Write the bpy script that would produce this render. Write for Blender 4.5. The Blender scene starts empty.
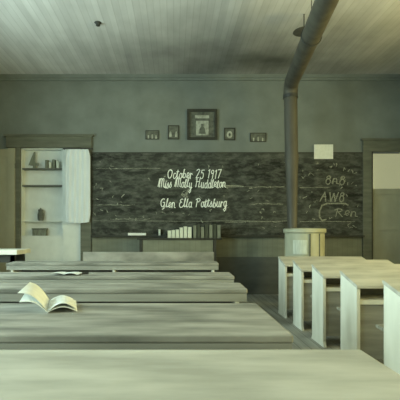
import bpy, bmesh, math, random
from mathutils import Vector, Matrix
random.seed(7)
SC = bpy.context.scene
COL = SC.collection

# ---------------------------------------------------------------- camera, world, lights, exposure
EYE = 1.10
cam_d = bpy.data.cameras.new('camera'); cam = bpy.data.objects.new('camera', cam_d); COL.objects.link(cam)
cam.location = (0, 0, EYE); cam.rotation_euler = (math.radians(90), 0, 0)
cam_d.sensor_width = 36; cam_d.lens = 36; cam_d.shift_x = 0.065; cam_d.shift_y = 0.0825
cam_d.clip_start = 0.02
SC.camera = cam
SC.view_settings.view_transform = 'Standard'
SC.view_settings.look = 'None'
SC.view_settings.gamma = 1.0
SC.view_settings.use_curve_mapping = False
SC.view_settings.exposure = 0.0

w = bpy.data.worlds.new('overcast_sky'); SC.world = w; w.use_nodes = True
bg = w.node_tree.nodes['Background']
bg.inputs[0].default_value = (0.93, 1.0, 0.92, 1); bg.inputs[1].default_value = 0.50

def area(name, loc, rot, sx, sy, power, color):
    l = bpy.data.lights.new(name, 'AREA'); l.shape = 'RECTANGLE'; l.size = sx; l.size_y = sy
    l.energy = power; l.color = color
    o = bpy.data.objects.new(name, l); COL.objects.link(o); o.location = loc; o.rotation_euler = rot
    return o
XL, XR, YB, YF, ZC = -3.7, 4.7, -1.6, 7.2, 3.94
WIN_Y = (-0.2, 1.9, 4.0)
for k, y in enumerate(WIN_Y):     # daylight entering by unseen side windows, cool and warm tints added for tone
    area('daylight_left', (XL-0.16, y, 2.0), (0, math.radians(-90), 0), 1.9, 1.0, (230, 190, 170)[k], (0.78, 1.0, 1.0))
    area('daylight_right', (XR+0.16, y, 2.0), (0, math.radians(90), 0), 1.9, 1.0, (190, 140, 140)[k], (1.0, 0.84, 0.36))

# ---------------------------------------------------------------- materials
def mat(name, c1, c2=None, scale=(6, 6, 6), rough=0.75, bump=0.0, detail=6, contrast=(0.3, 0.7), spec=0.3, extra=None):
    m = bpy.data.materials.new(name); m.use_nodes = True
    nt = m.node_tree; N = nt.nodes; L = nt.links
    b = N['Principled BSDF']; b.inputs['Roughness'].default_value = rough
    b.inputs['Specular IOR Level'].default_value = spec
    c2 = c2 or tuple(v*0.85 for v in c1)
    tc = N.new('ShaderNodeTexCoord'); mp = N.new('ShaderNodeMapping'); mp.inputs['Scale'].default_value = scale
    L.new(tc.outputs['Object'], mp.inputs[0])
    no = N.new('ShaderNodeTexNoise'); no.inputs['Scale'].default_value = 1; no.inputs['Detail'].default_value = detail
    L.new(mp.outputs[0], no.inputs['Vector'])
    cr = N.new('ShaderNodeValToRGB'); cr.color_ramp.elements[0].position = contrast[0]; cr.color_ramp.elements[1].position = contrast[1]
    cr.color_ramp.elements[0].color = (*c2, 1); cr.color_ramp.elements[1].color = (*c1, 1)
    L.new(no.outputs['Fac'], cr.inputs[0]); L.new(cr.outputs[0], b.inputs['Base Color'])
    if bump:
        bp = N.new('ShaderNodeBump'); bp.inputs['Strength'].default_value = bump; bp.inputs['Distance'].default_value = 0.01
        L.new(no.outputs['Fac'], bp.inputs['Height']); L.new(bp.outputs[0], b.inputs['Normal'])
    if extra: extra(nt, b, cr, tc, no)
    return m

def boards(axis, width, dark, depth=0.5, lineat=0.05):
    """thin dark grooves between boards, and a slight tone change from one board to the next"""
    def f(nt, b, cr, tc, no):
        N = nt.nodes; L = nt.links
        sp = N.new('ShaderNodeSeparateXYZ'); L.new(tc.outputs['Object'], sp.inputs[0])
        d = N.new('ShaderNodeMath'); d.operation = 'DIVIDE'; d.inputs[1].default_value = width
        L.new(sp.outputs[axis], d.inputs[0])
        fr = N.new('ShaderNodeMath'); fr.operation = 'FRACT'; L.new(d.outputs[0], fr.inputs[0])
        lt = N.new('ShaderNodeMath'); lt.operation = 'LESS_THAN'; lt.inputs[1].default_value = lineat; L.new(fr.outputs[0], lt.inputs[0])
        fl = N.new('ShaderNodeMath'); fl.operation = 'FLOOR'; L.new(d.outputs[0], fl.inputs[0])
        wn = N.new('ShaderNodeTexWhiteNoise'); wn.noise_dimensions = '1D'; L.new(fl.outputs[0], wn.inputs['W'])
        mr = N.new('ShaderNodeMapRange'); mr.inputs['To Min'].default_value = 0.93; mr.inputs['To Max'].default_value = 1.05
        L.new(wn.outputs['Value'], mr.inputs['Value'])
        mu = N.new('ShaderNodeVectorMath'); mu.operation = 'SCALE'; L.new(cr.outputs[0], mu.inputs[0]); L.new(mr.outputs[0], mu.inputs['Scale'])
        mx = N.new('ShaderNodeMixRGB'); mx.inputs[2].default_value = (*dark, 1)
        ml = N.new('ShaderNodeMath'); ml.operation = 'MULTIPLY'; ml.inputs[1].default_value = depth; L.new(lt.outputs[0], ml.inputs[0])
        L.new(ml.outputs[0], mx.inputs[0]); L.new(mu.outputs[0], mx.inputs[1]); L.new(mx.outputs[0], b.inputs['Base Color'])
    return f

M = {}
M['wall'] = mat('aged_plaster', (0.20, 0.225, 0.212), (0.155, 0.175, 0.163), (3, 3, 3), 0.9, 0.2)
def ceiling_extra(nt, b, cr, tc, no):
    boards(0, 0.085, (0.3, 0.3, 0.28), 0.22, 0.14)(nt, b, cr, tc, no)
    # shade near the front wall painted into the board colour, ragged by noise
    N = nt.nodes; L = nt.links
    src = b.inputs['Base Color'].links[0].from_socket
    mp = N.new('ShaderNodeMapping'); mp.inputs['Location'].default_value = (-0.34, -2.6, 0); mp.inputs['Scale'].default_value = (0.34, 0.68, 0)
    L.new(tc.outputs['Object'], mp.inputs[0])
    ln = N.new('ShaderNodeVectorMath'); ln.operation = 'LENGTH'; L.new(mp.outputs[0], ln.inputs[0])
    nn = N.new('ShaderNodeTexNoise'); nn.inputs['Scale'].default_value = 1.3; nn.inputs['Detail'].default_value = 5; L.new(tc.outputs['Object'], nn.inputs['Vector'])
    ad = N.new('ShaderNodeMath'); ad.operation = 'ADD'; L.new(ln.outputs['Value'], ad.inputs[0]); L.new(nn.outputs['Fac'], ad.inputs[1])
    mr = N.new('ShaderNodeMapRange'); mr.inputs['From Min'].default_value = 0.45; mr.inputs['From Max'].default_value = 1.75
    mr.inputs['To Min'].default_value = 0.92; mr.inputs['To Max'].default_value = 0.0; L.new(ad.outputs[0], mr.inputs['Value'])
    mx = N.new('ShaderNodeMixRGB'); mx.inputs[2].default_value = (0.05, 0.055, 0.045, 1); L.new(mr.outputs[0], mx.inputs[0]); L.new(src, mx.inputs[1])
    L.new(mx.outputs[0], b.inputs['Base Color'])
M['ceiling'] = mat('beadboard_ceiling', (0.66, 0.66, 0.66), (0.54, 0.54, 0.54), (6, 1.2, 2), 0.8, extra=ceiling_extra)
M['floor'] = mat('oiled_floor_boards', (0.40, 0.40, 0.36), (0.24, 0.24, 0.21), (14, 1.5, 2), 0.6, 0.2, extra=boards(0, 0.10, (0.06, 0.06, 0.05), 0.7, 0.06))
M['wainscot'] = mat('olive_wainscot', (0.21, 0.22, 0.17), (0.16, 0.17, 0.13), (3, 3, 9), 0.8, extra=boards(0, 0.09, (0.08, 0.08, 0.06), 0.4))
M['darkbase'] = mat('dark_lower_boards', (0.11, 0.115, 0.10), (0.08, 0.083, 0.075), (3, 3, 9), 0.8)
M['trim'] = mat('stained_trim', (0.15, 0.155, 0.12), (0.10, 0.105, 0.08), (3, 3, 18), 0.7)
M['door'] = mat('olive_door_paint', (0.36, 0.35, 0.26), (0.29, 0.28, 0.205), (4, 4, 2), 0.7)
M['darkwood'] = mat('dark_wood', (0.05, 0.05, 0.04), (0.03, 0.03, 0.025), (3, 3, 12), 0.6)
M['cupboard'] = mat('pale_cupboard_paint', (0.74, 0.77, 0.74), (0.64, 0.67, 0.64), (5, 5, 5), 0.8)
M['shelf'] = mat('cupboard_shelf_edge', (0.15, 0.16, 0.14), None, (4, 20, 4), 0.8)
M['desktop'] = mat('worn_desktop', (0.37, 0.36, 0.32), (0.155, 0.155, 0.135), (2.2, 8, 4), 0.65, 0.35, 14, contrast=(0.36, 0.64))
M['paletop'] = mat('scrubbed_pale_desktop', (0.50, 0.49, 0.43), (0.34, 0.335, 0.29), (2.2, 8, 4), 0.65, 0.3, 14, contrast=(0.36, 0.62))
M['deskedge'] = mat('desk_back_boards', (0.36, 0.36, 0.32), (0.22, 0.22, 0.195), (1.5, 4, 18), 0.65, 0.2)
M['endpanel'] = mat('pale_end_panel', (0.76, 0.76, 0.68), (0.62, 0.62, 0.54), (8, 8, 2), 0.6, 0.1)
M['seat'] = mat('seat_slats', (0.36, 0.36, 0.30), (0.24, 0.24, 0.20), (1.5, 20, 4), 0.6, 0.2, extra=boards(1, 0.055, (0.05, 0.05, 0.04), 0.8, 0.12))
M['iron'] = mat('cast_iron', (0.045, 0.047, 0.043), None, (20, 20, 20), 0.5, spec=0.5)
M['pipe'] = mat('stove_pipe_sheet', (0.095, 0.09, 0.07), (0.055, 0.05, 0.04), (9, 9, 2), 0.6, 0.05, spec=0.4)
M['jacket'] = mat('stove_jacket_enamel', (0.52, 0.52, 0.40), (0.36, 0.36, 0.26), (4, 4, 1.5), 0.5)
M['white'] = mat('white_paper', (0.80, 0.83, 0.80), (0.70, 0.73, 0.69), (20, 20, 20), 0.85)
M['cloth'] = mat('white_curtain_cloth', (0.70, 0.74, 0.76), (0.64, 0.68, 0.70), (10, 10, 3), 0.9)
M['bookpale'] = mat('pale_book_cloth', (0.66, 0.69, 0.60), (0.52, 0.55, 0.47), (40, 40, 8), 0.8)
M['bookmid'] = mat('grey_book_cloth', (0.22, 0.24, 0.19), (0.13, 0.14, 0.11), (40, 40, 8), 0.8)
M['bookdark'] = mat('dark_book_cloth', (0.07, 0.08, 0.06), (0.04, 0.045, 0.035), (40, 40, 8), 0.8)
M['chalk'] = mat('chalk_marks', (0.85, 0.88, 0.83), (0.55, 0.58, 0.54), (70, 70, 70), 0.95, contrast=(0.3, 0.5))
M['chalkfaint'] = mat('faint_chalk_marks', (0.34, 0.35, 0.28), (0.14, 0.145, 0.12), (60, 60, 60), 0.95, contrast=(0.35, 0.65))
M['photo'] = mat('old_print', (0.16, 0.17, 0.14), (0.06, 0.065, 0.055), (14, 14, 14), 0.6)
M['photopale'] = mat('pale_print', (0.50, 0.52, 0.45), (0.22, 0.23, 0.19), (22, 22, 16), 0.6)
M['ink'] = mat('pencil_lead', (0.03, 0.03, 0.03), None, (5, 5, 5), 0.6)

def board_extra(nt, b, cr, tc, no):
    # wiped chalk: wide horizontal streaks plus a blotchy second layer
    N = nt.nodes; L = nt.links
    mp = N.new('ShaderNodeMapping'); mp.inputs['Scale'].default_value = (3.2, 3, 7.5); L.new(tc.outputs['Object'], mp.inputs[0])
    n2 = N.new('ShaderNodeTexNoise'); n2.inputs['Scale'].default_value = 1.6; n2.inputs['Detail'].default_value = 9; n2.inputs['Roughness'].default_value = 0.7
    L.new(mp.outputs[0], n2.inputs['Vector'])
    r2 = N.new('ShaderNodeValToRGB'); r2.color_ramp.elements[0].position = 0.44; r2.color_ramp.elements[1].position = 0.74
    r2.color_ramp.elements[0].color = (0, 0, 0, 1); r2.color_ramp.elements[1].color = (0.55, 0.55, 0.55, 1); L.new(n2.outputs['Fac'], r2.inputs[0])
    mx = N.new('ShaderNodeMixRGB'); mx.inputs[2].default_value = (0.23, 0.24, 0.21, 1)
    L.new(r2.outputs[0], mx.inputs[0]); L.new(cr.outputs[0], mx.inputs[1])
    L.new(mx.outputs[0], b.inputs['Base Color'])
M['board'] = mat('chalky_blackboard', (0.058, 0.063, 0.053), (0.013, 0.015, 0.012), (0.35, 2, 6), 0.85, extra=board_extra, contrast=(0.35, 0.7))

def pane_mat(name, tint, clear):
    m = bpy.data.materials.new(name); m.use_nodes = True
    nt = m.node_tree; N = nt.nodes; L = nt.links; N.clear()
    out = N.new('ShaderNodeOutputMaterial'); mx = N.new('ShaderNodeMixShader'); mx.inputs[0].default_value = clear
    tr = N.new('ShaderNodeBsdfTransparent'); tr.inputs[0].default_value = (*tint, 1)
    gl = N.new('ShaderNodeBsdfGlossy'); gl.inputs['Roughness'].default_value = 0.15
    L.new(tr.outputs[0], mx.inputs[1]); L.new(gl.outputs[0], mx.inputs[2]); L.new(mx.outputs[0], out.inputs[0])
    return m
M['glass'] = pane_mat('window_glass', (0.95, 0.97, 0.93), 0.08)
M['doorglass'] = pane_mat('hazy_door_glass', (0.92, 0.90, 0.70), 0.10)

# ---------------------------------------------------------------- mesh helpers (all in metres)
class MB:
    def __init__(s): s.bm = bmesh.new()
    def box(s, x0, x1, y0, y1, z0, z1, rot=None, piv=None):
        vs = [s.bm.verts.new((x, y, z)) for z in (z0, z1) for y in (y0, y1) for x in (x0, x1)]
        for f in ((0, 2, 3, 1), (4, 5, 7, 6), (0, 1, 5, 4), (2, 6, 7, 3), (0, 4, 6, 2), (1, 3, 7, 5)):
            s.bm.faces.new([vs[i] for i in f])
        if rot is not None:
            c = Vector(piv) if piv else Vector(((x0+x1)/2, (y0+y1)/2, (z0+z1)/2))
            for v in vs: v.co = c + rot @ (v.co - c)
        return s
    def prism_x(s, pts, x0, x1):            # (y, z) outline pushed along x
        a = [s.bm.verts.new((x0, y, z)) for y, z in pts]; b = [s.bm.verts.new((x1, y, z)) for y, z in pts]
        n = len(pts)
        s.bm.faces.new(a); s.bm.faces.new(b[::-1])
        for i in range(n): s.bm.faces.new((a[i], b[i], b[(i+1) % n], a[(i+1) % n]))
        return s
    def prism_y(s, pts, y0, y1):            # (x, z) outline pushed along y
        a = [s.bm.verts.new((x, y0, z)) for x, z in pts]; b = [s.bm.verts.new((x, y1, z)) for x, z in pts]
        n = len(pts)
        s.bm.faces.new(a[::-1]); s.bm.faces.new(b)
        for i in range(n): s.bm.faces.new((a[i], a[(i+1) % n], b[(i+1) % n], b[i]))
        return s
    def tube(s, pts, rad, n=20, cap=True):
        pts = [Vector(p) for p in pts]
        rads = rad if isinstance(rad, (list, tuple)) else [rad]*len(pts)
        rings = []; ref = None
        for i, p in enumerate(pts):
            t = (pts[min(i+1, len(pts)-1)] - pts[max(i-1, 0)]).normalized()
            if ref is None: ref = t.orthogonal().normalized()
            u = (ref - t*ref.dot(t)).normalized(); ref = u; v = t.cross(u)
            rings.append([s.bm.verts.new(p + (u*math.cos(a)+v*math.sin(a))*rads[i]) for a in [2*math.pi*k/n for k in range(n)]])
        for A, B in zip(rings, rings[1:]):
            for k in range(n): s.bm.faces.new((A[k], A[(k+1) % n], B[(k+1) % n], B[k]))
        if cap: s.bm.faces.new(rings[0][::-1]); s.bm.faces.new(rings[-1])
        return s
    def lathe(s, c, prof, n=40):            # (r, z) profile about a vertical axis
        rings = [[s.bm.verts.new((c[0]+r*math.cos(2*math.pi*k/n), c[1]+r*math.sin(2*math.pi*k/n), z)) for k in range(n)] for r, z in prof]
        for A, B in zip(rings, rings[1:]):
            for k in range(n): s.bm.faces.new((A[k], A[(k+1) % n], B[(k+1) % n], B[k]))
        s.bm.faces.new(rings[0][::-1]); s.bm.faces.new(rings[-1])
        return s
    def grid(s, fn, nu, nv, thick):         # a sheet fn(u, v) with real thickness
        P = [[fn(i/nu, j/nv) for j in range(nv+1)] for i in range(nu+1)]
        lay = []
        for sgn in (0, 1):
            lay.append([[None]*(nv+1) for _ in range(nu+1)])
            for i in range(nu+1):
                for j in range(nv+1):
                    du = P[min(i+1, nu)][j]-P[max(i-1, 0)][j]; dv = P[i][min(j+1, nv)]-P[i][max(j-1, 0)]
                    lay[-1][i][j] = s.bm.verts.new(P[i][j] + (du.cross(dv).normalized()*thick if sgn else Vector()))
        a, b = lay
        for i in range(nu):
            for j in range(nv):
                s.bm.faces.new((a[i][j], a[i][j+1], a[i+1][j+1], a[i+1][j])); s.bm.faces.new((b[i][j], b[i+1][j], b[i+1][j+1], b[i][j+1]))
        for i in range(nu):
            s.bm.faces.new((a[i][0], a[i+1][0], b[i+1][0], b[i][0])); s.bm.faces.new((a[i][nv], b[i][nv], b[i+1][nv], a[i+1][nv]))
        for j in range(nv):
            s.bm.faces.new((a[0][j], b[0][j], b[0][j+1], a[0][j+1])); s.bm.faces.new((a[nu][j], a[nu][j+1], b[nu][j+1], b[nu][j]))
        return s
    def stroke(s, pts, y, wd, th=0.0015):   # chalk line drawn on the wall plane: (x, z) points, standing out of plane y
        for (x0, z0), (x1, z1) in zip(pts, pts[1:]):
            s.k = getattr(s, 'k', 0)+1; th2 = th+(s.k % 40)*2.5e-5
            dx, dz = x1-x0, z1-z0; l = math.hypot(dx, dz)
            if l < 1e-6: continue
            ex, ez = dx/l*wd*0.4, dz/l*wd*0.4; nx, nz = -dz/l*wd/2, dx/l*wd/2
            q = [(x0-ex+nx, z0-ez+nz), (x1+ex+nx, z1+ez+nz), (x1+ex-nx, z1+ez-nz), (x0-ex-nx, z0-ez-nz)]
            s.prism_y(q, y-th2, y)
        return s
    def build(s, name, m, parent=None, bevel=0.0, smooth=False, root=None):
        """root: world position of the top-level empty the vertices are made relative to"""
        bmesh.ops.recalc_face_normals(s.bm, faces=s.bm.faces)
        off = Vector((0, 0, 0))
        if parent is not None:
            off = wloc(parent)
        else:
            xs = [v.co for v in s.bm.verts]
            off = Vector(((min(v.x for v in xs)+max(v.x for v in xs))/2, (min(v.y for v in xs)+max(v.y for v in xs))/2, min(v.z for v in xs)))
        for v in s.bm.verts: v.co -= off
        me = bpy.data.meshes.new(name); s.bm.to_mesh(me); s.bm.free()
        me.materials.append(m)
        if smooth:
            for p in me.polygons: p.use_smooth = True
            me.set_sharp_from_angle(angle=math.radians(40))
        o = bpy.data.objects.new(name, me); COL.objects.link(o)
        if parent is not None: o.parent = parent
        else: o.location = off
        if bevel:
            b = o.modifiers.new('bevel', 'BEVEL'); b.width = bevel; b.segments = 2; b.limit_method = 'ANGLE'
        return o

def wloc(o):
    p = Vector((0, 0, 0))
    while o is not None: p += o.location; o = o.parent
    return p
def tag(o, label=None, cat=None, group=None, kind=None):
    if label: o['label'] = label
    if cat: o['category'] = cat
    if group: o['group'] = group
    if kind: o['kind'] = kind
    return o
def thing(name, loc, label, cat, group=None):
    o = bpy.data.objects.new(name, None); COL.objects.link(o); o.location = loc; o.empty_display_size = 0.1
    return tag(o, label, cat, group)
def struct(mb, name, m, bevel=0.0):
    return tag(mb.build(name, m, bevel=bevel), kind='structure')
def copy_tree(o, parent=None):
    c = o.copy(); COL.objects.link(c); c.parent = parent
    for ch in list(o.children): copy_tree(ch, c)
    return c
def X(px, d): return (px-174)/400*d
def Z(py, d): return EYE+(233-py)/400*d

# ---------------------------------------------------------------- the room
t = 0.15
struct(MB().box(XL-t, XR+t, YB-t, YF+1.2, -0.1, 0), 'floor', M['floor'])
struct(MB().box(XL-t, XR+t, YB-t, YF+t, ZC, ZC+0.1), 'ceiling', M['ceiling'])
struct(MB().box(XL-t, XR+t, YB-t, YB, 0, ZC), 'wall_back', M['wall'])
# front wall around the left recess and the right doorway
LX0, LX1, LZ = X(16, YF), X(81, YF), Z(148, YF)       # left opening
RX0, RX1, RZ = X(372, YF), X(372, YF)+0.92, Z(152, YF)  # right doorway
fw = MB()
fw.box(XL-t, LX0, YF, YF+t, 0, ZC).box(LX0, LX1, YF, YF+t, LZ, ZC).box(LX1, RX0, YF, YF+t, 0, ZC)
fw.box(RX0, RX1, YF, YF+t, RZ, ZC).box(RX1, XR+t, YF, YF+t, 0, ZC)
struct(fw, 'wall_front', M['wall'])
WZ0, WZ1 = 0.95, 2.95
def side_wall(x0, x1, name):
    b = MB(); edges = [YB-t]
    for y in WIN_Y: edges += [y-0.55, y+0.55]
    edges.append(YF+t)
    for i in range(0, len(edges), 2): b.box(x0, x1, edges[i], edges[i+1], 0, ZC)
    for y in WIN_Y: b.box(x0, x1, y-0.55, y+0.55, 0, WZ0).box(x0, x1, y-0.55, y+0.55, WZ1, ZC)
    struct(b, name, M['wall'])
side_wall(XL-t, XL, 'wall_left'); side_wall(XR, XR+t, 'wall_right')
k = 0
for xw, s in ((XL, 1), (XR, -1)):
    for y in WIN_Y:
        k += 1
        xa = xw; r = thing('window_%d' % k, (xa, y, WZ0), None, None); r['kind'] = 'structure'
        f = MB(); a, b_ = sorted((xa+0.03*s, xa-0.05*s))
        f.box(a, b_, y-0.65, y-0.55, WZ0-0.05, WZ1+0.1).box(a, b_, y+0.55, y+0.65, WZ0-0.05, WZ1+0.1).box(a-.004, b_+.004, y-0.66, y+0.66, WZ1+.1, WZ1+0.2).box(a, b_, y-0.55, y+0.55, WZ1, WZ1+0.1)
        f.build('window_casing', M['trim'], r)
        a, b_ = sorted((xa-0.05*s, xa-0.09*s)); f = MB()
        for yy in (y-0.55, y-0.02, y+0.51): f.box(a, b_, yy, yy+0.04, WZ0, WZ1)
        for zz in (WZ0, WZ0+0.65, WZ0+1.3, WZ1-0.04): f.box(a+.003, b_-.003, y-0.51, y+0.51, zz, zz+0.04)
        f.build('sash', M['cupboard'], r)
        a, b_ = sorted((xa-0.065*s, xa-0.07*s)); MB().box(a, b_, y-0.53, y+0.53, WZ0+0.02, WZ1-0.02).build('pane', M['glass'], r)
        a, b_ = sorted((xa+0.09*s, xa)); MB().box(a, b_, y-0.7, y+0.7, WZ0-0.09, WZ0-0.05).build('window_sill', M['trim'], r)
# trim and lower boards on the front wall
zb = Z(236, YF)
X1, X2 = X(92, YF), X(362, YF)
struct(MB().box(X1+0.003, X2-0.003, YF-0.012, YF, 0.67, zb-0.02), 'trim_1', M['wainscot'])
struct(MB().box(X1+0.003, X2-0.003, YF-0.018, YF, 0.0, 0.67), 'baseboard_front', M['darkbase'])
struct(MB().box(XL, XR, YF-0.05, YF, ZC-0.06, ZC).box(XL, XR, YF-0.03, YF, ZC-0.10, ZC-0.06), 'trim_2', M['wall'])
struct(MB().box(XL, XL+0.02, YB, YF, 0, 0.2), 'baseboard_left', M['trim'])
struct(MB().box(XR-0.02, XR, YB, YF, 0, 0.2), 'baseboard_right', M['trim'])
# casings
struct(MB().box(X(7, YF), X(92, YF), YF-0.05, YF, LZ, Z(136, YF)).box(X(5, YF), X(94, YF), YF-0.07, YF, Z(137, YF), Z(135, YF))
       .box(X(16, YF), X(20.5, YF), YF-0.04, YF+t, 0, LZ).box(LX1, X(91.5, YF), YF-0.04, YF, 0, LZ), 'trim_3', M['trim'])
struct(MB().box(X(362, YF), X(370.5, YF), YF-0.045, YF, 0, RZ).box(X(362, YF), RX1+0.16, YF-0.05, YF, RZ, Z(141, YF))
       .box(X(360.5, YF), RX1+0.19, YF-0.07, YF, Z(141, YF), Z(139, YF)).box(RX1, RX1+0.15, YF-0.045, YF, 0, RZ), 'trim_4', M['trim'])
struct(MB().box(X(370.5, YF), RX0+0.012, YF-0.01, YF+0.1, 0, RZ), 'trim_5', M['darkwood'])
# glazed door on the right
dr = thing('door_1', ((RX0+RX1)/2, YF+0.05, 0), None, None); dr['kind'] = 'structure'
zg0, zg1 = Z(188.5, YF), RZ-0.01
a0, a1 = RX0+0.016, RX1-0.006
b = MB(); b.box(a0, a0+0.012, YF+0.03, YF+0.075, zg0, zg1).box(a1-0.1, a1, YF+0.03, YF+0.075, 0.01, zg1).box(a0, a0+0.1, YF+0.03, YF+0.075, 0.01, zg0-0.1)
b.box(a0, a1-0.1, YF+0.03, YF+0.075, zg0-0.10, zg0)
for z0, z1 in ((0.01, 0.2), (1.15, 1.27)): b.box(a0+0.1, a1-0.1, YF+0.03, YF+0.075, z0, z1)
b.box(a0+0.1, a1-0.1, YF+0.045, YF+0.06, 0.2, zg0-0.1)
b.build('door_leaf', M['door'], dr)
MB().box(a0+0.012, a1-0.1, YF+0.05, YF+0.056, zg0, zg1).build('pane', M['doorglass'], dr)
MB().tube([(a1-0.05, YF+0.03, 1.05), (a1-0.05, YF-0.005, 1.05), (a1-0.05, YF-0.03, 1.05)], [0.012, 0.014, 0.03]).build('door_knob', M['iron'], dr, smooth=True)
# door leaf folded back against the wall at the far left
dl = thing('door_2', (-3.1, YF-0.06, 0), None, None); dl['kind'] = 'structure'
b = MB(); dx0, dx1 = XL+0.06, X(15, YF-0.06)
yA, yB_ = YF-0.08, YF-0.045
b.box(dx0, dx0+0.12, yA, yB_, 0.02, Z(148, YF-0.08)).box(dx1-0.12, dx1, yA, yB_, 0.02, Z(148, YF-0.08))
for z0, z1 in ((0.02, 0.25), (1.1, 1.25), (Z(150, 7.1)-0.12, Z(150, 7.1)+0.02)): b.box(dx0+.12, dx1-.12, yA, yB_, z0, z1)
b.box(dx0+0.12, dx1-0.12, yA+0.012, yB_-.002, 0.1, Z(152, 7.1)); b.build('door_leaf', M['door'], dl)
for zz in (.4, 2.25): MB().box(dx1, dx1+0.008, yA, yB_, zz, zz+.09).build('hinge', M['trim'], dl)

# ---------------------------------------------------------------- built-in cupboard in the left opening
cx0, cx1 = X(20.5, YF), X(63, YF); cy0, cy1 = YF+0.02, YF+0.17
cb = thing('built_in_cupboard', ((cx0+cx1)/2, cy0, 0), 'pale open built-in cupboard with shelves set in the dark cased opening at left', 'cupboard')
MB().box(cx0+0.002, cx1, cy1-0.02, cy1, 0.02, LZ-0.002).box(cx0+0.002, cx0+0.02, cy0, cy1, 0.02, LZ-0.002).box(cx1-0.02, cx1, cy0, cy1, 0.02, LZ-0.002)\
    .box(cx0+0.002, cx1, cy0, cy1, LZ-0.022, LZ-0.002).box(cx0+0.002, cx1, cy0, cy1, 0.005, 0.05).build('carcass', M['cupboard'], cb)
shz = [Z(168, YF), Z(185, YF), Z(221, YF), Z(236, YF)]
for i, z in enumerate(shz):
    o = MB().box(cx0+0.02, cx1-0.02, cy0+0.0 if i < 2 else cy0+0.02, cy1-0.02, z-0.022 if i < 2 else z-0.01, z+0.004).build('shelf', M['shelf'] if i < 2 else M['cupboard'], cb)
    if i < 2: o['label'] = 'dark-edged shelf'
MB().box(cx0+0.02, cx1-0.02, cy0, cy0+0.02, 0.05, Z(236, YF)-0.012).build('lower_panel', M['cupboard'], cb)
# right-hand pale board of the opening
struct(MB().box(cx1+0.002, LX1-0.002, YF+0.0, YF+0.03, 0.0, LZ-0.002).box(LX1-0.012, LX1-0.001, YF-0.02, YF+0.03, 0, Z(222, YF)), 'trim_6', M['cupboard'])
# things on its shelves
def sheet_on_shelf(pxs, zbase, name, label, m, y=YF+0.12, th=0.008):
    return tag(MB().prism_y([(X(a, YF+0.1), zz) for a, zz in pxs], y, y+th).build(name, m), label, 'card')
z1 = shz[0]+0.005
q = MB().prism_y([(X(28.5, YF+.1), z1+.06), (X(34, YF+.1), Z(152, YF+.1)), (X(35.5, YF+.1), Z(152, YF+.1)), (X(35.5, YF+.1), z1+.10), (X(39, YF+.1), z1+.10), (X(39, YF+.1), z1+.055), (X(36, YF+.1), z1+.055), (X(36, YF+.1), z1), (X(33, YF+.1), z1), (X(33, YF+.1), z1+.05)], YF+.09, YF+.10)
tag(q.build('cut_out_figure', M['bookmid']), 'grey cut-out shaped like a numeral on the top cupboard shelf', 'ornament')
for i, (a, h) in enumerate(((46, .15), (49.5, .11), (53, .16), (57, .13))):
    tag(MB().box(X(a, 7.3), X(a+2.6, 7.3), YF+.05, YF+.14, z1, z1+h).build('book', M['bookpale'] if i % 2 else M['bookmid'], bevel=.003),
        ['grey book standing nearest the cut-out figure on the top cupboard shelf', 'short pale book, second from left of four on the top cupboard shelf',
         'tallest grey book standing on the top cupboard shelf', 'pale book at the right end of the top cupboard shelf'][i], 'book', 'books on the top cupboard shelf')
z3 = shz[2]+0.005
jr = thing('lidded_jar', (X(41, 7.3), YF+.085, z3), 'small dark lidded jar standing on the lower cupboard shelf', 'jar')
MB().lathe((X(41, 7.3), YF+.085), [(.04, z3), (.055, z3+.03), (.057, z3+.12), (.045, z3+.16), (.04, z3+.18)], 24).build('body', M['photo'], jr, smooth=True)
MB().lathe((X(41, 7.3), YF+.085), [(.046, z3+.181), (.046, z3+.205), (.015, z3+.215), (.012, z3+.235)], 24).build('lid', M['photo'], jr, smooth=True)
z4 = shz[3]+0.005
bx_ = thing('wooden_box', (X(40, 7.3), YF+.15, z4), 'low dark wooden box on the lowest cupboard shelf below the jar', 'box')
MB().box(X(33, 7.3), X(47, 7.3), YF+.06, YF+.14, z4, z4+.11).build('box_body', M['bookmid'], bx_, bevel=.004)
MB().box(X(32.5, 7.3), X(47.5, 7.3), YF+.055, YF+.145, z4+.112, z4+.135).build('lid', M['photo'], bx_, bevel=.003)

# white curtain hanging at the right of the opening
cu = thing('curtain', (X(78, 7.1), YF-.1, Z(222, 7.1)), 'bright white curtain hanging over the right side of the left opening', 'curtain')
ua, ub, zt, zl = X(65.5, 7.08), X(90, 7.08), Z(149, 7.08), Z(222, 7.08)
def cfn(u, v):
    pinch = 1 - 0.16*max(0, (0.12-v)/0.12)**1.5 - 0.10*max(0, (v-0.9)/0.1)
    xm = (ua+ub)/2; x = xm+(u-.5)*(ub-ua)*pinch
    z = zt+(zl-zt)*v + (0.02*math.cos((u-.5)*math.pi)*-1 if v > .97 else 0)
    return Vector((x, YF-.10+.007*math.sin(u*2*math.pi*5.0+v), z))
MB().grid(cfn, 60, 20, .003).build('drape', M['cloth'], cu, smooth=True)
MB().tube([(ua-.05, YF-.1, zt+.012), (ub+.05, YF-.1, zt+.012)], .009, 12).build('curtain_rod', M['iron'], cu, smooth=True)
for xx in (ua-.04, ub+.03): MB().box(xx, xx+.012, YF-.11, YF-.05, zt, zt+.024).build('bracket', M['iron'], cu)

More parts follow.
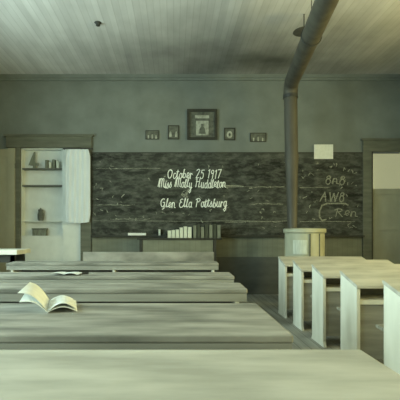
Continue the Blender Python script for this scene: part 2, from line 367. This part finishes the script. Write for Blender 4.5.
# ---------------------------------------------------------------- blackboard
BZ0, BZ1 = zb, Z(152.5, YF)
bb = thing('blackboard', ((X1+X2)/2, YF-.03, BZ0), 'long chalk-smudged blackboard with white handwriting across the front wall', 'blackboard')
yb = YF-.03
MB().box(X1, X2, yb, YF-.002, BZ0, BZ1).build('writing_surface', M['board'], bb)
MB().box(X1, X2, yb-.002, yb, BZ1-.02, BZ1).build('top_edge', M['darkwood'], bb)
MB().box(X1, X2, YF-.10, yb, BZ0-.018, BZ0).box(X1, X2, YF-.105, YF-.095, BZ0-.018, BZ0+.012).build('trim_7', M['darkwood'])['kind'] = 'structure'
# single-stroke cursive hand: x, z in letter units (x-height .5, capital 1)
def arc(cx, cz, rx, rz, a0, a1, n=10): return [(cx+rx*math.cos(math.radians(a0+(a1-a0)*i/n)), cz+rz*math.sin(math.radians(a0+(a1-a0)*i/n))) for i in range(n+1)]
G = {
 'a': (.52, [arc(.24, .25, .19, .25, 40, 400) + [(.42, .5), (.42, .08), (.52, .0)]]),
 'b': (.50, [[(0, .05), (.14, .9), (.18, 1), (.1, .95), (.08, .05)] + arc(.24, .22, .17, .22, 200, 500)]),
 'c': (.42, [arc(.24, .25, .19, .25, 50, 320)]),
 'd': (.52, [arc(.22, .25, .18, .25, 40, 400), [(.40, 1), (.40, .05), (.52, 0)]]),
 'e': (.42, [[(0, .1), (.36, .3)] + arc(.22, .27, .16, .24, 20, 320)]),
 'g': (.50, [arc(.22, .25, .18, .25, 40, 400), [(.40, .5), (.40, -.3), (.25, -.45), (.08, -.3), (.5, .08)]]),
 'i': (.26, [[(0, .05), (.12, .5), (.12, .05), (.26, 0)], [(.14, .68), (.16, .74)]]),
 'l': (.30, [[(0, .05), (.16, .75), (.14, 1), (.07, .9), (.08, .1), (.18, 0), (.3, .06)]]),
 'n': (.56, [[(0, .05), (.08, .5), (.08, 0)] + arc(.24, .32, .15, .18, 180, 0) + [(.40, .05), (.56, 0)]]),
 'o': (.46, [arc(.22, .25, .18, .25, 90, 450) + [(.46, .45)]]),
 'r': (.40, [[(0, .05), (.08, .52), (.10, 0)] + arc(.23, .3, .13, .18, 180, 40)]),
 's': (.38, [[(0, .05), (.2, .5)] + arc(.16, .16, .16, .17, 70, -120)]),
 't': (.34, [[(0, .05), (.14, .85), (.12, .1), (.2, 0), (.34, .06)], [(.0, .58), (.3, .62)]]),
 'u': (.52, [[(0, .1), (.06, .5)] + arc(.22, .2, .15, .2, 180, 360) + [(.38, .5), (.38, .05), (.52, 0)]]),
 'y': (.50, [[(.04, .5)] + arc(.2, .22, .14, .2, 180, 360) + [(.36, .5), (.34, -.3), (.2, -.45), (.06, -.3), (.5, .08)]]),
 'O': (.78, [arc(.36, .5, .3, .5, 100, 470, 16) + [(.5, .85)]]),
 'M': (1.0, [[(0, .05), (.1, .95), (.2, .98), (.2, 0)] + arc(.36, .75, .14, .25, 180, 0) + [(.52, 0)] + arc(.68, .75, .14, .25, 180, 0) + [(.84, .05), (1, 0)]]),
 'H': (.88, [[(.05, .9), (.16, 1), (.14, 0)], [(.64, 1), (.58, 0), (.8, .02)], [(.12, .5), (.62, .55)]]),
 'G': (.80, [arc(.36, .52, .3, .48, 60, 320, 14) + [(.62, .45), (.4, .45), (.62, .45), (.6, -.1), (.4, -.2)]]),
 'E': (.66, [arc(.36, .76, .22, .24, 60, 270) + arc(.36, .26, .28, .26, 90, 330)]),
 'P': (.76, [[(.2, 1), (.14, 0)], [(.0, .8)] + arc(.3, .74, .3, .27, 150, -100)]),
 'R': (.76, [[(.2, 1), (.14, 0)], [(.0, .8)] + arc(.3, .76, .28, .24, 150, -100) + [(.66, 0)]]),
 'A': (.80, [[(.0, .0), (.36, 1), (.56, 0)], [(.14, .38), (.52, .4)]]),
 'W': (.95, [[(.0, 1), (.2, 0), (.42, .9), (.62, 0), (.85, 1)]]),
 '1': (.34, [[(.06, .8), (.2, 1), (.16, 0)]]),
 '2': (.56, [arc(.24, .76, .2, .24, 170, -40) + [(.04, .0), (.46, .04)]]),
 '5': (.56, [[(.46, 1), (.14, 1), (.1, .58)] + arc(.22, .3, .22, .3, 110, -150)]),
 '7': (.54, [[(.04, .95), (.46, 1), (.2, 0)]]),
 '8': (.56, [arc(.25, .76, .16, .22, -90, 270) + arc(.25, .26, .2, .27, 90, -270)]),
 '9': (.54, [arc(.24, .72, .18, .26, 0, 360) + [(.40, .6), (.3, 0)]]),
}
def write(text, x0, x1, zbase, h, name, m=None, wd=.014, slant=.18, drop=0.0):
    tot = sum(.45 if ch == ' ' else G[ch][0]+.06 for ch in text)
    sx = (x1-x0)/tot; b = MB(); x = x0
    for ch in text:
        if ch == ' ': x += .45*sx; continue
        wv, strokes = G[ch]; jz = random.uniform(-.015, .015)*h/.16
        for st in strokes:
            if ch == 'i' and len(st) == 2: b2 = MB()
            else: b2 = b
            b2.stroke([(x+sx*px+slant*h*pz*.8, zbase+h*(pz*1.25 if pz <= .5 else .625+(pz-.5)*.75)+jz+drop*(x-x0)) for px, pz in st], yb-.0005, wd)
            if b2 is not b: b2.build('chalk_dot', m or M['chalk'], bb)
        x += (wv+.06)*sx
    return b.build(name, m or M['chalk'], bb) # handwriting
for txt, a, b_, zy, h in (('October 25 1917', 167, 221, 178, .155), ('Miss Molly Huddleton', 158, 226, 187.5, .15), ('Glen Ella Pottsburg', 160, 227, 207, .15)):
    write(txt, X(a, yb), X(b_, yb), Z(zy, yb), h, 'chalk_line')
b = MB()
b.stroke([(X(223, yb), Z(186, yb)), (X(236, yb), Z(185.5, yb)), (X(243, yb), Z(186.5, yb))], yb-.0005, .02)
b.build('chalk_dash', M['chalkfaint'], bb); b = MB()
b.stroke([(X(181+random.uniform(0, 8), yb), Z(188+random.uniform(0, 10), yb)) for _ in range(14)], yb-.0005, .012)
b.build('chalk_scribble', M['chalkfaint'], bb)
write('8n8', X(325, yb), X(346, yb), Z(184, yb), .15, 'chalk_line', M['chalkfaint'], .018)
write('AW8', X(320, yb), X(345, yb), Z(201, yb), .16, 'chalk_line', M['chalkfaint'], .02)
write('Ren', X(334, yb), X(358, yb), Z(216, yb), .14, 'chalk_line', M['chalkfaint'], .016)
MB().stroke([(X(p, yb), Z(q_, yb)) for p, q_ in ((326, 219.5), (322, 220.5), (319.5, 217), (319.5, 211), (322, 205.5), (327, 203.5), (336, 203.5), (345, 203.5), (348, 205))], yb-.0005, .026)\
    .build('chalk_bracket', M['chalkfaint'], bb)
for (p0, p1, q_) in ((93, 290, 221), (96, 160, 168.5), (226, 284, 187), (300, 330, 187.5), (110, 150, 219), (225, 280, 222), (300, 355, 221.5), (250, 283, 204), (95, 135, 205)):
    b = MB(); n = 14; pts = [(X(p0+(p1-p0)*i/n, yb), Z(q_+random.uniform(-.35, .35), yb)) for i in range(n+1)]
    for i in range(n):
        b.stroke(pts[i:i+2], yb-.0004, random.uniform(.004, .013), .0008)
    b.build('chalk_smear', M['chalkfaint'], bb)
b = MB()
for _ in range(150):
    p0, q0 = random.uniform(94, 360), random.uniform(162, 230)
    if p0 < 300 and random.random() < .35: continue
    b.stroke([(X(p0, yb), Z(q0, yb)), (X(p0+random.uniform(-1.6, 1.6), yb), Z(q0+random.uniform(-2, 2), yb)), (X(p0+random.uniform(-2, 3), yb), Z(q0+random.uniform(-2, 2), yb))], yb-.0006, random.uniform(.005, .014), .0008)
b.build('chalk_smudges', M['chalkfaint'], bb)['kind'] = 'stuff'
tag(MB().box(X(314, yb), X(333, yb), yb-.006, yb-.001, Z(159, yb), Z(144.5, yb)).build('paper_notice', M['white']), 'white paper notice pinned over the top edge of the blackboard', 'notice')
tag(MB().box(X(128, 7.12), X(146, 7.12), YF-.092, YF-.05, BZ0+.001, BZ0+.055).build('chalk_box', M['white'], bevel=.004), 'long white chalk box lying on the chalk rail', 'box')
tag(MB().box(X(158.5, 7.12), X(160.5, 7.12), YF-.09, YF-.04, BZ0+.001, BZ0+.12).build('chalk_eraser', M['bookpale'], bevel=.003), 'small pale eraser stood on end on the chalk rail', 'eraser')

# ---------------------------------------------------------------- pictures on the wall
def picture(px0, px1, py0, py1, label, rim, kind, tilt=0):
    zc = Z(py1, YF); r = thing('framed_picture' if kind == 'big' else 'small_picture', (X((px0+px1)/2, YF), YF-.003, zc), label, 'picture', None if kind == 'big' else 'small pictures above the blackboard')
    x0, x1, z0, z1 = X(px0, YF), X(px1, YF), zc, Z(py0, YF); y0 = YF-.035 if kind == 'big' else YF-.018
    MB().box(x0, x1, y0, YF-.003, z0, z0+rim).box(x0, x1, y0, YF-.003, z1-rim, z1).box(x0, x0+rim, y0, YF-.003, z0+rim, z1-rim).box(x1-rim, x1, y0, YF-.003, z0+rim, z1-rim).build('frame', M['darkwood'], r)
    MB().box(x0+rim, x1-rim, YF-.012, YF-.003, z0+rim, z1-rim).build('mount', M['photo'], r)
    b = MB(); f0, f1 = YF-.015, YF-.0122
    if kind == 'big':
        b.box(X(195, YF), X(209, YF), f0, f1, Z(118.5, YF), Z(115.5, YF)).build('print', M['photopale'], r); b = MB(); b.box(X(196, YF), X(208.5, YF), f0, f1, Z(135.5, YF), Z(121, YF)); b.build('print', M['photopale'], r)
        MB().prism_y([(X(199, YF), Z(134, YF)), (X(205.5, YF), Z(134, YF)), (X(205, YF), Z(129, YF)), (X(203.5, YF), Z(127, YF)), (X(203.5, YF), Z(124, YF)), (X(201, YF), Z(124, YF)), (X(201, YF), Z(127, YF)), (X(199.5, YF), Z(129, YF))], YF-.017, f0).build('print_figure', M['photo'], r)
    elif kind == 'arch':
        for c in (-.28, .25):
            MB().prism_y([(x0+(x1-x0)*(.5+c)+.022*math.cos(a), z0+rim+.03+max(0, .10*math.sin(a))) for a in [math.pi*i/8 for i in range(9)]], f0, f1).build('print', M['photopale'], r)
    elif kind == 'oval':
        cx, cz = (x0+x1)/2, (z0+z1)/2-.01
        b.prism_y([(cx+.05*math.cos(a), cz+.065*math.sin(a)) for a in [2*math.pi*i/20 for i in range(20)]], f0, f1); b.build('print', M['photopale'], r)
        MB().prism_y([(cx+.02*math.cos(a), cz+.03*math.sin(a)) for a in [2*math.pi*i/14 for i in range(14)]], f0-.003, f0).build('print_figure', M['photo'], r)
    else:
        for i in range(3):
            c = x0+(x1-x0)*(.22+.28*i); MB().box(c-.012, c+.012, f0, f1, z0+rim, z0+rim+.06+.02*(i % 2)).build('print', M['photopale'], r)
    return r
picture(187, 217, 109.5, 140, 'large dark framed picture hung above the middle of the blackboard', .045, 'big')
picture(145.5, 159, 130.5, 139.5, 'small wide dark picture, leftmost above the blackboard', .012, 'group')
picture(168, 179, 125.5, 139.5, 'small dark picture with two pale arched shapes, left of the large frame', .014, 'arch')
picture(224, 235, 128, 140.5, 'small dark picture with a pale oval, right of the large frame', .018, 'oval')
picture(250, 266, 133, 142, 'small wide dark picture, nearest the stovepipe above the blackboard', .012, 'group')

# ---------------------------------------------------------------- teacher's desk with books
TD = 6.75; tz = Z(238, TD)
tx0, tx1 = X(137, TD), X(222, TD)
td = thing('teacher_desk', ((tx0+tx1)/2, TD+.2, 0), 'tall panel-fronted wooden teacher desk standing before the blackboard', 'desk')
MB().box(tx0, tx1, TD, TD+.33, tz-.03, tz).build('desktop', M['darkwood'], td, bevel=.006)
MB().box(X(142.5, TD), X(213, TD), TD+.03, TD+.05, .38, tz-.03).build('front_panel', M['wainscot'], td)
for xx, yy in ((X(139.3, TD), TD+.02), (X(213.5, TD), TD+.02), (X(139.3, TD), TD+.25), (X(213.5, TD), TD+.25)):
    MB().box(xx, xx+.05, yy, yy+.05, 0, tz-.03).build('leg', M['darkwood'], td)
bl = []
def book(px0, px1, py0, d, y0, depth, m, label, lean=0, group='books standing on the teacher desk'):
    x0, x1 = X(px0, d), X(px1, d)-.004; z0 = tz+.001; z1 = Z(py0, d)
    r = thing('book', ((x0+x1)/2, y0+depth/2, z0), label, 'book', group)
    cv = .004
    MB().box(x0, x0+cv, y0, y0+depth, z0, z1).box(x1-cv, x1, y0, y0+depth, z0, z1).box(x0, x1, y0, y0+cv, z0, z1).build('cover', m, r)
    MB().box(x0+cv, x1-cv, y0+cv, y0+depth-.006, z0+.004, z1-.005).build('pages', M['white'], r)
ordn = ['first', 'second', 'third', 'fourth', 'fifth', 'sixth', 'seventh']
xb = [167.5, 171.5, 175.5, 179.5, 183.5, 187.5, 192]; tops = [230.5, 230, 229.5, 227.5, 226.5, 227]
for i in range(6):
    hh = 'shorter' if i < 3 else 'taller'
    book(xb[i], xb[i+1], tops[i], TD+.06, TD+.06, .15, M['bookpale'], '%s of the six pale-spined books on the teacher desk, counted from left' % ordn[i])
xb = [193, 196.8, 200.6, 204.6, 209, 213, 217, 221]; tops = [225.5, 225, 227, 224.5, 225, 224, 225]
for i in range(7):
    book(xb[i], xb[i+1], tops[i], TD+.06, TD+.06, .15, M['bookmid'] if i in (0, 2, 4, 6) else M['bookdark'],
         '%s %s book, %s from left of seven darker ones on the teacher desk' % ('mid grey' if i in (0, 2, 4, 6) else 'dark', 'standing', ordn[i]))

# ---------------------------------------------------------------- stove and pipe
SY = 6.3; sx = X(306.5, 6.2); sr = .30
st = thing('jacketed_stove', (sx, SY, 0), 'pale jacketed round stove standing before the blackboard at right', 'stove')
zt = Z(228.5, 6.2)
MB().lathe((sx, SY), [(sr*.9, .10), (sr, .12), (sr, .6), (sr, zt-.06)], 48).build('jacket', M['jacket'], st, smooth=True)
MB().lathe((sx, SY), [(sr+.001, zt-.075), (sr+.022, zt-.06), (sr+.024, zt-.01), (sr+.01, zt), (sr-.04, zt+.002), (.05, zt+.01)], 48).build('top_rim', M['jacket'], st, smooth=True)
MB().lathe((sx, SY), [(sr+.001, .10), (sr+.015, .105), (sr+.015, .15), (sr+.001, .16)], 48).build('base_band', M['iron'], st, smooth=True)
def on_jacket(a0, a1, z0, z1, r0, r1, n=8):
    b = MB(); A = [math.radians(a0+(a1-a0)*i/n) for i in range(n+1)]
    for i in range(n):
        p = [(sx+r*math.cos(a), SY+r*math.sin(a)) for r in (r0, r1) for a in (A[i], A[i+1])]
        vs = [b.bm.verts.new((x, y, z)) for z in (z0, z1) for x, y in p]
        for f in ((0, 1, 3, 2), (4, 6, 7, 5), (0, 4, 5, 1), (2, 3, 7, 6)): b.bm.faces.new([vs[j] for j in f])
        if i == 0: b.bm.faces.new([vs[j] for j in (0, 2, 6, 4)])
        if i == n-1: b.bm.faces.new([vs[j] for j in (1, 5, 7, 3)])
    return b
o = on_jacket(-112-28, -112+12, .78, Z(240, 6.1), sr+.001, sr+.012).build('stove_door', M['bookpale'], st); o['label'] = 'white door panel'
on_jacket(-95, -91, .2, zt-.08, sr+.0005, sr+.014, 2).build('seam_strip', M['trim'], st)
on_jacket(-64, -61, .2, zt-.08, sr+.0005, sr+.010, 2).build('seam_strip', M['trim'], st)
for a in (45, 135, 225, 315):
    x_, y_ = sx+.23*math.cos(math.radians(a)), SY+.23*math.sin(math.radians(a))
    MB().tube([(x_, y_, .11), (x_*1.0+.02*math.cos(math.radians(a)), y_+.02*math.sin(math.radians(a)), .05), (x_+.04*math.cos(math.radians(a)), y_+.04*math.sin(math.radians(a)), 0)], [.025, .018, .028], 10).build('leg', M['iron'], st, smooth=True)
pxx = X(292.3, 6.2); PY = 6.2
pp = thing('stovepipe', (pxx, PY, zt+.012), 'dark sheet-metal stovepipe rising from the stove and bending along the ceiling', 'stovepipe')
ztop = Z(97, 6.2); xt = X(290.5, 6.2)
MB().tube([(pxx, PY, zt+.012), (pxx-.008, PY, Z(170, 6.2)), (pxx-.012, PY, Z(160, 6.2)), (pxx-.012, PY, Z(156, 6.2))], [.070, .092, .104, .104], 28).build('lower_pipe', M['pipe'], pp, smooth=True)
MB().tube([(pxx-.012, PY, Z(156.5, 6.2)), (xt, PY, ztop)], .100, 28).build('upper_pipe', M['pipe'], pp, smooth=True)
MB().tube([(pxx-.012, PY, Z(158, 6.2)), (pxx-.012, PY, Z(155, 6.2))], .109, 28).build('joint_ring', M['pipe'], pp, smooth=True)
MB().tube([(xt, PY, ztop-.02), (xt, PY, ztop+.03)], .112, 28).build('joint_ring', M['iron'], pp, smooth=True)
dirv = Vector((-.132, -1, 0.0)).normalized(); zp = 3.40; R = .16; c0 = Vector((xt, PY, ztop))
elb = []
for i in range(9):
    a = math.radians(90*i/8); elb.append(Vector((xt, PY, zp-R)) + Vector((0, 0, 1))*R*math.sin(a) + dirv*R*(1-math.cos(a)))
MB().tube([Vector((xt, PY, ztop))] + elb, .107, 28).build('elbow', M['pipe'], pp, smooth=True)
e = elb[-1]
for i, (s0, s1) in enumerate(((0, 1.3), (1.28, 2.6), (2.58, 3.9), (3.88, 5.2), (5.18, 7.1))):
    MB().tube([e+dirv*s0, e+dirv*(s1+.03)], .108+.004*(i % 2), 28).build('ceiling_pipe', M['pipe'], pp, smooth=True)
for s0 in (1.29, 2.6, 3.9):
    p = e+dirv*(s0+.1); b = MB(); b.tube([p+Vector((.12*math.cos(a), 0, .12*math.sin(a))) for a in [2*math.pi*i/24 for i in range(25)]], .006, 8, cap=False)
    b.tube([p+Vector((0, 0, .115)), Vector((p.x, p.y, ZC-.002))], .005, 8); b.build('hanger_wire', M['iron'], pp, smooth=True)
# ceiling lamp bracket and hook
lx, ly = X(304, 5.19), 5.19
lb = thing('ceiling_lamp_bracket', (lx, ly, Z(31, ly)), 'small dark lamp bracket hanging from the ceiling left of the stovepipe', 'lamp bracket')
MB().tube([(lx, ly, Z(29, ly)), (lx, ly, ZC-.001)], .008, 10).build('rod', M['iron'], lb, smooth=True)
MB().lathe((lx, ly), [(.13, Z(32, ly)), (.14, Z(31.6, ly)), (.06, Z(30, ly)), (.02, Z(28.5, ly))], 28).build('reflector', M['pipe'], lb, smooth=True)
hx, hy = X(98, 5.4), 5.4
hk = MB().lathe((hx, hy), [(.012, ZC-.05), (.03, ZC-.04), (.03, ZC-.02), (.05, ZC-.001)], 16).build('ceiling_hook', M['iron'], smooth=True)
tag(hk, 'small dark hook fixed in the left part of the ceiling', 'hook')

# ---------------------------------------------------------------- school desks
def desk(x0, x1, yn, depth, hn, hf, label, group, name='school_desk', inset=.05, mid=0, edge=.0, seat=.28, top='desktop'):
    """desktop from yn (edge nearest the camera) to yn+depth; seat fixed on the far side, towards the blackboard"""
    r = thing(name, ((x0+x1)/2, yn+depth/2, 0), label, 'desk', group); yf = yn+depth
    MB().prism_x([(yn, hn-.028), (yn, hn), (yf, hf), (yf, hf-.028)], x0, x1).build('desktop', M[top], r, bevel=.006)
    a0, a1 = x0+inset, x1-inset
    if edge: MB().box(x0+.004, x1-.004, yn+.004, yn+.024, hn-.029-edge, hn-.029).build('front_edge', M['deskedge'], r)
    MB().prism_x([(yn+.03, hn-.155), (yn+.03, hn-.12), (yf-.02, hn-.12), (yf-.02, hn-.155)], a0+.031, a1-.031).build('book_shelf', M['endpanel'], r)
    ps = [a0-.0, a1-.03] + [a0+(a1-a0)*(i+1)/(mid+1) for i in range(mid)]
    for p in ps:
        MB().prism_x([(yn+.012, hn-.029), (yn+.012, .05), (yn-.01, .0), (yf+.01, 0), (yf-.012, .05), (yf-.012, hf-.029)], p, p+.03).build('end_panel', M['endpanel'], r, bevel=.004)
    MB().box(a0+.03, a1-.03, yn+.045, yn+.06, .10, hn-.156).build('lower_panel', M['deskedge'], r)
    MB().box(a0+.03, a1-.03, yf-.03, yf-.014, hn-.3, hf-.03).build('back_panel', M['deskedge'], r)
    if seat:
        q0, q1 = a0+.06, a1-.06
        MB().prism_x([(yf-.01, .42), (yf-.01, .395), (yf+seat-.02, .40), (yf+seat, .415), (yf+seat-.02, .425)], q0, q1).build('seat', M['seat'], r)
        for p in (q0+.03, q1-.06): MB().prism_x([(yf-.01, .39), (yf-.01, .30), (yf+seat*.75, .392)], p, p+.03).build('seat_bracket', M['deskedge'], r)
    return r
# right-hand rows
RXD = 1.43; first = None
rl = ['pale-ended desk nearest the camera in the right-hand row', 'pale-ended desk in the right-hand row, directly in front of the nearest one',
      'middle desk of the five pale-ended desks in the right-hand row', 'pale-ended desk in the right-hand row, second from the stove', 'pale-ended desk in the right-hand row, closest to the stove']
for i, yn in enumerate((2.42, 3.13, 3.84, 4.50, 5.17)):
    if first is None:
        first = desk(RXD, RXD+1.15, yn, .33, .69, .78, rl[0], 'desks of the right-hand row', inset=.004, seat=.22, top='paletop'); o = first
    else:
        o = copy_tree(first); o.location = (first.location.x, first.location.y+yn-2.42, 0); o['label'] = rl[i]
# second right-hand column farther to the right
# left-hand rows: long shared desks
left = ((-1.95, .52, 4.64, .30, 'long pale shared desk of the left block, farthest of its rows from the camera'),
        (-1.95, .49, 3.24, .30, 'long shared desk of the left block holding a white sheet near its edge'),
        (-1.95, .46, 2.50, .28, 'long shared desk of the left block, just beyond the desk with the open book'))
for x0, x1, yn, dp, lb_ in left:
    desk(x0, x1, yn, dp, .75, .755, lb_, 'desks of the left block', mid=1, edge=.05)
desk(-1.95, .41, 1.37, .62, .75, .752, 'broad worn desk of the left block with the open book lying on it', 'desks of the left block', mid=1, seat=0, edge=.02)
desk(-1.95, .56, .60, .60, .75, .752, 'long pale desk across the bottom of the picture, closest to the camera', 'desks of the left block', mid=1, seat=0, edge=.02, top='paletop')
# recitation bench
rb = thing('recitation_bench', (-.36, 5.6, 0), 'long high-backed bench between the teacher desk and the left rows of desks', 'bench')
bx0, bx1 = X(83, 5.5), X(214, 5.5); zb_ = Z(252, 5.5)
MB().box(bx0, bx1, 5.5, 5.525, zb_-.16, zb_).build('back_board', M['desktop'], rb, bevel=.005)
MB().box(bx0, bx1, 5.5, 5.525, zb_-.36, zb_-.18).build('back_board', M['desktop'], rb, bevel=.005)
MB().box(bx0, bx1, 5.54, 5.90, .42, .45).build('seat', M['seat'], rb, bevel=.005)
for xx in (bx0+.03, (bx0+bx1)/2, bx1-.07):
    MB().prism_x([(5.527, 0), (5.527, zb_-.02), (5.552, zb_-.02), (5.56, .455), (5.56, .415), (5.86, .415), (5.88, 0), (5.83, 0), (5.80, .36), (5.60, .36), (5.58, 0)], xx, xx+.04).build('bench_end', M['deskedge'], rb)
# side table at far left
sd = thing('side_table', (X(-20, 5.2), 5.2, 0), 'pale-topped table at the left edge, beyond the left rows of desks', 'table')
s0, s1 = XL+.35, X(17, 5.02); sz = Z(249.5, 5.2)
MB().prism_x([(5.02, sz-.06), (5.02, sz), (5.5, sz), (5.5, sz-.06)], s0, s1).build('tabletop', M['endpanel'], sd, bevel=.006)
MB().box(s0+.05, s1-.06, 5.08, 5.10, sz-.16, sz-.06).box(s0+.05, s1-.06, 5.42, 5.44, sz-.16, sz-.06).build('apron', M['darkwood'], sd)
for xx in (s0+.05, s1-.11):
    for yy in (5.08, 5.40): MB().box(xx, xx+.05, yy, yy+.05, 0, sz-.06).build('leg', M['darkwood'], sd)

# ---------------------------------------------------------------- papers on the desks
def leaf(c, bulge, up, nm, parent, th=.002, m='white', dz=0):
    """c: four corners near-spine, near-outer, far-outer, far-spine"""
    c = [Vector(v) for v in c]
    def fn(u, v):
        a = c[0].lerp(c[1], u); b2 = c[3].lerp(c[2], u); p = a.lerp(b2, v)
        return p + Vector((0, 0, bulge*math.sin(math.pi*u)*(1-.3*v) + dz*u)) + Vector(up)*(u**3)
    return MB().grid(fn, 14, 8, th).build(nm, M[m], parent, smooth=True)
def P(px, py, d): return (X(px, d), d, Z(py, d))
ob = thing('open_book', (X(48, 1.75), 1.8, .753), 'open white paper book with curled leaves on the broad desk at left', 'book')
zs = .755
leaf([(X(48, 1.74), 1.74, zs), P(22, 302, 1.73), P(33, 284, 1.92), (X(50, 1.96), 1.96, zs+.009)], .020, (-.012, 0, 0), 'left_leaf', ob, .003)
leaf([(X(48, 1.74), 1.74, zs), P(17.5, 293, 1.75), P(30, 282, 1.94), (X(50, 1.97), 1.97, zs+.012)], .028, (-.0, 0, 0), 'left_leaf', ob, .0015)
leaf([(X(48, 1.74), 1.74, zs), P(77, 312.5, 1.76), P(76, 302, 1.97), (X(50, 1.96), 1.96, zs+.006)], .022, (0, 0, .004), 'right_leaf', ob, .003)
leaf([(X(48, 1.74), 1.74, zs+.003), P(76, 309, 1.76), P(73, 299, 1.97), (X(50, 1.97), 1.97, zs+.012)], .030, (0, 0, .0), 'right_leaf', ob, .0015)
zc = .757
def sheet(u, v): return Vector((X(51, 3.28)+u*(X(79, 3.28)-X(51, 3.28)), 3.26+.16*v+.01*math.sin(u*5), zc+.004+.012*abs(math.sin(u*6+.4))*(1-.5*v)))
tag(MB().grid(sheet, 20, 6, .002).build('loose_paper', M['white'], smooth=True), 'crumpled white sheet lying near the edge of the second long left desk', 'paper')
tag(MB().tube([(X(82, 3.3), 3.30, zc+.011), (X(88, 3.3), 3.32, zc+.011)], .009, 10).build('chalk_holder', M['ink'], smooth=True), 'small dark stub lying right of the crumpled white sheet', 'pencil')
